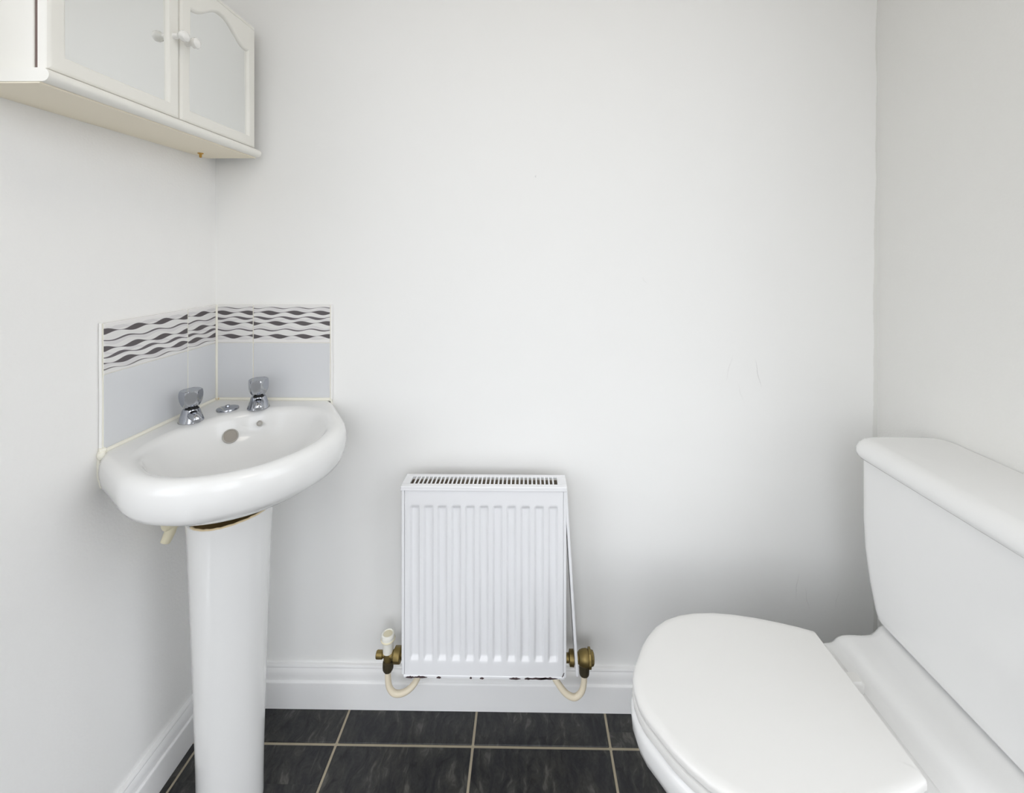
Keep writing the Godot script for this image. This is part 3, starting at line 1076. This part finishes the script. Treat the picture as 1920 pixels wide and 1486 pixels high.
func build_toilet() -> void:
	var zc := -0.7375
	var o := thing("toilet", "white close-coupled toilet with closed lid against the grey wall", "toilet", Vector3(0, 0, zc))
	# pan: bowl skin narrowing to the foot
	var b := MB.new()
	var rings := []
	for p in [[0.374, -0.008, 0.60, 0.124], [0.376, -0.001, 0.60, 0.127], [0.372, 0.0045, 0.60, 0.129], [0.362, 0.0065, 0.60, 0.129], [0.345, 0.0055, 0.60, 0.128], [0.330, 0.001, 0.60, 0.126]]:
		rings.append(seat_ring(p[0], p[1], p[2], p[3]))
	var top := seat_ring(0.330, 0.001, 0.60, 0.126)
	for p in [[0.305, 0.93, 0.965, 0.012], [0.27, 0.82, 0.90, 0.035], [0.22, 0.70, 0.82, 0.065], [0.16, 0.61, 0.75, 0.092], [0.10, 0.57, 0.71, 0.105], [0.04, 0.58, 0.71, 0.105], [0.012, 0.62, 0.74, 0.098], [0.0, 0.62, 0.74, 0.098]]:
		var ring := PackedVector3Array()
		for q in top:
			ring.append(Vector3(0.60 + (q.x - 0.60) * p[2] + p[3] * 0.35, p[0], q.z * p[1]))
		rings.append(ring)
	b.loft(rings)
	# rear platform that carries the cistern
	var prof := [Vector2(0.572, 0.22), Vector2(0.572, 0.360), Vector2(0.576, 0.3690), Vector2(0.586, 0.3725), Vector2(0.602, 0.3738), Vector2(0.614, 0.3750), Vector2(0.621, 0.3785), Vector2(0.628, 0.3855), Vector2(0.636, 0.3895), Vector2(0.650, 0.3912), Vector2(0.680, 0.3905), Vector2(0.696, 0.3915), Vector2(0.710, 0.3955), Vector2(0.720, 0.4000), Vector2(0.735, 0.4015), Vector2(0.860, 0.4015), Vector2(0.868, 0.396), Vector2(0.870, 0.385), Vector2(0.870, 0.22)]
	rings = []
	for st in [[-0.1500, 0.028], [-0.1488, 0.016], [-0.1455, 0.008], [-0.139, 0.0028], [-0.130, 0.0005], [-0.06, 0.0], [0.0, 0.0], [0.06, 0.0], [0.130, 0.0005], [0.139, 0.0028], [0.1455, 0.008], [0.1488, 0.016], [0.1500, 0.028]]:
		var ring := PackedVector3Array()
		for q in prof:
			var sh: float = st[1]
			var wide: float = st[0] * (1.0 + 0.12 * smoothstep(0.69, 0.75, q.x))
			ring.append(Vector3(q.x + (sh * 0.4 if q.x < 0.6 else (-sh * 0.4 if q.x > 0.85 else 0.0)), q.y - (sh if q.y > 0.3 else 0.0), wide))
		rings.append(ring)
	b.loft(rings)
	# foot block behind the bowl
	b.loft([rr(0.74, 0.0, 0, 0.13, 0.088, 0.03), rr(0.74, 0.012, 0, 0.13, 0.088, 0.03), rr(0.735, 0.03, 0, 0.125, 0.083, 0.03), rr(0.72, 0.16, 0, 0.14, 0.088, 0.03), rr(0.71, 0.24, 0, 0.15, 0.12, 0.03)])
	put("pan", b.commit(50.0), M.ceramic, o)
	# seat ring and lid
	b = MB.new()
	b.loft([seat_ring(0.3785, -0.008, 0.556, 0), seat_ring(0.3785, 0.0005, 0.556, 0), seat_ring(0.381, 0.0035, 0.556, 0), seat_ring(0.388, 0.0042, 0.556, 0), seat_ring(0.3935, 0.003, 0.556, 0), seat_ring(0.396, -0.001, 0.556, 0), seat_ring(0.396, -0.01, 0.556, 0)])
	put("seat", b.commit(40.0), M.lid, o)
	b = MB.new()
	b.loft([seat_ring(0.3985, -0.008, 0.566, 0), seat_ring(0.3985, 0.0, 0.566, 0), seat_ring(0.4005, 0.0028, 0.566, 0), seat_ring(0.4065, 0.0032, 0.566, 0), seat_ring(0.4105, 0.0018, 0.566, 0), seat_ring(0.4130, -0.0015, 0.566, 0), seat_ring(0.4146, -0.006, 0.566, 0), seat_ring(0.4152, -0.012, 0.566, 0)])
	put("lid", b.commit(40.0), M.lid, o)
	# hinges behind the lid
	for s in [-1, 1]:
		b = MB.new()
		var hz: float = s * 0.047
		var hx: float = 0.588 if s < 0 else 0.574
		b.loft([rr(hx, 0.374, hz, 0.0145, 0.012, 0.006), rr(hx, 0.389, hz, 0.0145, 0.012, 0.006), rr(hx - 0.001, 0.394, hz, 0.0115, 0.009, 0.005)] if s < 0 else [rr(hx - 0.006, 0.374, hz, 0.010, 0.012, 0.006), rr(hx - 0.006, 0.388, hz, 0.010, 0.012, 0.006)])
		b.tube([Vector3(0.562, 0.390, hz - 0.012), Vector3(0.562, 0.390, hz + 0.012)], 0.0055, 12)
		put("hinge", b.commit(40.0), M.lid, o)
	# cistern
	b = MB.new()
	rings = []
	for p in [[0.4105, 0.140, 0.724, 0.020], [0.4085, 0.155, 0.720, 0.025], [0.4095, 0.1640, 0.7160, 0.028], [0.4150, 0.1690, 0.7130, 0.030], [0.4300, 0.1745, 0.7115, 0.032], [0.4800, 0.1890, 0.7105, 0.034], [0.5400, 0.1995, 0.7100, 0.034], [0.6000, 0.2035, 0.7100, 0.034], [0.7260, 0.2045, 0.7105, 0.034]]:
		rings.append(rr((p[2] + XR - 0.003) / 2, p[0], 0, (XR - 0.003 - p[2]) / 2, p[1], p[3], 8))
	b.loft(rings)
	put("cistern", b.commit(40.0), M.ceramic, o)
	b = MB.new()
	rings = []
	for p in [[0.7245, 0.2060, 0.7105, 0.036], [0.7255, 0.2125, 0.7050, 0.040], [0.7300, 0.2170, 0.7010, 0.043], [0.7370, 0.2185, 0.6995, 0.044], [0.7450, 0.2175, 0.7005, 0.044], [0.7530, 0.2140, 0.7045, 0.042], [0.7590, 0.2080, 0.7110, 0.038], [0.7630, 0.2000, 0.7200, 0.034], [0.7648, 0.1900, 0.7310, 0.028]]:
		rings.append(rr((p[2] + XR - 0.002) / 2, p[0], 0, (XR - 0.002 - p[2]) / 2, p[1], p[3], 8))
	b.loft(rings)
	put("cistern_lid", b.commit(40.0), M.ceramic, o)
	# rubber doughnut between cistern and pan
	b = MB.new()
	b.lathe(Vector3(0.805, 0.400, 0), Vector3.UP, [[0.05, 0.0], [0.055, 0.004], [0.055, 0.010], [0.05, 0.012]], 28)
	put("gasket", b.commit(), M.black, o)

func build_cabinet() -> void:
	# local frame: x out of the left wall, y up, z along the wall (towards the camera is +)
	var zc := -0.8365
	var o := thing("mirror_cabinet", "cream wooden wall cabinet with two arched mirror doors", "cabinet", Vector3(XL, 1.4, zc))
	var hl := 0.2345
	var b := MB.new()
	var yb := 0.022
	var yt := 0.3185
	# carcass
	b.box(Vector3(0, yb, hl - 0.015), Vector3(0.1065, yt, hl), 0.0008)
	b.box(Vector3(0, yb, -hl), Vector3(0.1065, yt, -hl + 0.015), 0.0008)
	b.box(Vector3(0, yb, -hl + 0.015), Vector3(0.006, yt, hl - 0.015), 0.0)
	b.box(Vector3(0.006, yt - 0.015, -hl + 0.015), Vector3(0.108, yt, hl - 0.015), 0.0)
	b.box(Vector3(0.006, yb, -hl + 0.015), Vector3(0.108, yb + 0.012, hl - 0.015), 0.0)
	put("carcass", b.commit(), M.cabinet, o)
	# brown raw edge that shows in the gap between side and doors
	b = MB.new()
	b.box(Vector3(0.1067, yb + 0.0005, hl - 0.014), Vector3(0.1110, yt, hl - 0.002), 0.0)
	put("raw_edge", b.commit(), M.cabinet_edge, o)
	b = MB.new()
	b.box(Vector3(0.1067, yb + 0.0005, -hl + 0.002), Vector3(0.1110, yt, -hl + 0.014), 0.0)
	put("raw_edge", b.commit(), M.cabinet_edge, o)
	# moulded base board with rounded front
	b = MB.new()
	var poly := PackedVector2Array([Vector2(0, 0.0012), Vector2(0.128, 0.0012)])
	for k in 9:
		var a := -PI / 2 + PI * k / 8
		poly.append(Vector2(0.1285 + 0.0095 * cos(a), 0.0107 + 0.0095 * sin(a)))
	poly.append(Vector2(0.122, 0.0205))
	poly.append(Vector2(0, 0.0205))
	b.extrude(poly, Vector3(0, 0, -hl - 0.004), Vector3.RIGHT, Vector3.UP, Vector3(0, 0, 2 * hl + 0.012))
	put("base_board", b.commit(30.0), M.cabinet, o)
	b = MB.new()
	b.box(Vector3(0.0, -0.0012, -hl - 0.003), Vector3(0.124, 0.0016, hl + 0.007), 0.0006)
	put("base_underside", b.commit(), M.cabinet_under, o)
	b = MB.new()
	b.lathe(Vector3(0.028, -0.0005, -hl + 0.055), Vector3.DOWN, [[0.0065, 0.0], [0.006, 0.002], [0.003, 0.0035], [0.0026, 0.010], [0.0018, 0.0115]], 14)
	put("hook", b.commit(), M.yellow, o)
	# top board
	b = MB.new()
	b.box(Vector3(0, yt + 0.0005, -hl - 0.003), Vector3(0.121, yt + 0.010, hl + 0.003), 0.002)
	put("top_board", b.commit(), M.cabinet, o)
	# doors
	for s in [1, -1]:
		var d := Node3D.new()
		d.name = "door"
		d.position = Vector3(0.1115, yb + 0.001, s * hl / 2)
		o.add_child(d, true)
		d.set_meta("label", "mirror door nearer the camera" if s > 0 else "mirror door nearer the room corner")
		make_door(d, hl - 0.0016, yt - yb - 0.001, -s)

func make_door(d: Node3D, w: float, h: float, knob_side: int) -> void:
	# local: x = out, y = up from the door's bottom, z across
	var t := 0.0145
	var st := 0.027
	var hw := w / 2
	var iw := hw - st
	var yb := 0.027
	var ys := h - 0.064     # where the arch springs
	var rise := 0.037
	# matched loops of inner arch and outer rectangle: each [z, y]
	var inner := []
	var outer := []
	var n := 28
	for k in n + 1:
		var u := float(k) / n
		var z := lerpf(-iw, iw, u)
		var e := absf(u - 0.5) * 2.0
		# cathedral arch: short shoulders, ogee flanks, round crown
		var a := 0.5 + 0.5 * cos(PI * clampf((e - 0.06) / 0.86, 0, 1))
		inner.append(Vector2(z, ys + rise * a))
		outer.append(Vector2(lerpf(-hw, hw, u), h))
	for k in 9:
		var u := float(k) / 8
		inner.append(Vector2(iw, lerpf(ys, yb, u) - (0.0004 if k == 0 else 0.0)))
		outer.append(Vector2(hw, lerpf(h, 0, u) - (0.0004 if k == 0 else 0.0)))
	for k in 9:
		var u := float(k) / 8
		inner.append(Vector2(lerpf(iw, -iw, u) - (0.0004 if k == 0 else 0.0), yb))
		outer.append(Vector2(lerpf(hw, -hw, u) - (0.0004 if k == 0 else 0.0), 0))
	for k in 8:
		var u := float(k) / 8
		inner.append(Vector2(-iw, lerpf(yb, ys, u) + (0.0004 if k == 0 else 0.0)))
		outer.append(Vector2(-hw, lerpf(0, h, u) + (0.0004 if k == 0 else 0.0)))
	var mid := Vector2(0, h / 2)
	var rings := []
	# [of inner? , inset towards the middle of the loop, depth]
	for p in [[0, 0.0, 0.0], [0, 0.0, t - 0.005], [0, 0.0012, t - 0.0022], [0, 0.004, t - 0.0004], [0, 0.0065, t], [1, -0.006, t], [1, -0.0035, t - 0.0006], [1, -0.0012, t - 0.0028], [1, 0.0, t - 0.0062], [1, 0.0, 0.0]]:
		var ring := PackedVector3Array()
		for i in inner.size():
			var q: Vector2
			if p[0] == 0:
				q = outer[i]
				q.x -= signf(q.x) * p[1] * (1.0 if absf(q.x) > hw - 0.001 else 0.0)
				if q.y > h - 0.001: q.y -= p[1]
				elif q.y < 0.001: q.y += p[1]
			else:
				q = inner[i] + (inner[i] - outer[i]).normalized() * p[1] * 1.2
			ring.append(Vector3(p[2], q.y, q.x))
		rings.append(ring)
	rings.append(rings[0])
	var b := MB.new()
	b.loft(rings, true, false, false)
	put("door_frame", b.commit(30.0), M.cabinet, d)
	# mirror cut to the same arch, with a hair of overlap behind the frame
	b = MB.new()
	var poly := PackedVector2Array()
	for q in inner: poly.append(q + (q - mid).normalized() * 0.002)
	b.extrude(poly, Vector3(0.004, 0, 0), Vector3(0, 0, 1), Vector3.UP, Vector3(t - 0.0062 - 0.004, 0, 0))
	put("mirror", b.commit(20.0), M.mirror, d)
	# knob
	b = MB.new()
	b.lathe(Vector3(t, h * 0.53, knob_side * (hw - 0.0135)), Vector3.RIGHT, [[0.0060, -0.001], [0.0058, 0.004], [0.0048, 0.0085], [0.0066, 0.012], [0.0098, 0.0155], [0.0108, 0.0195], [0.0098, 0.0235], [0.0065, 0.0262], [0.002, 0.0272]], 28)
	put("knob", b.commit(), M.knob, d)
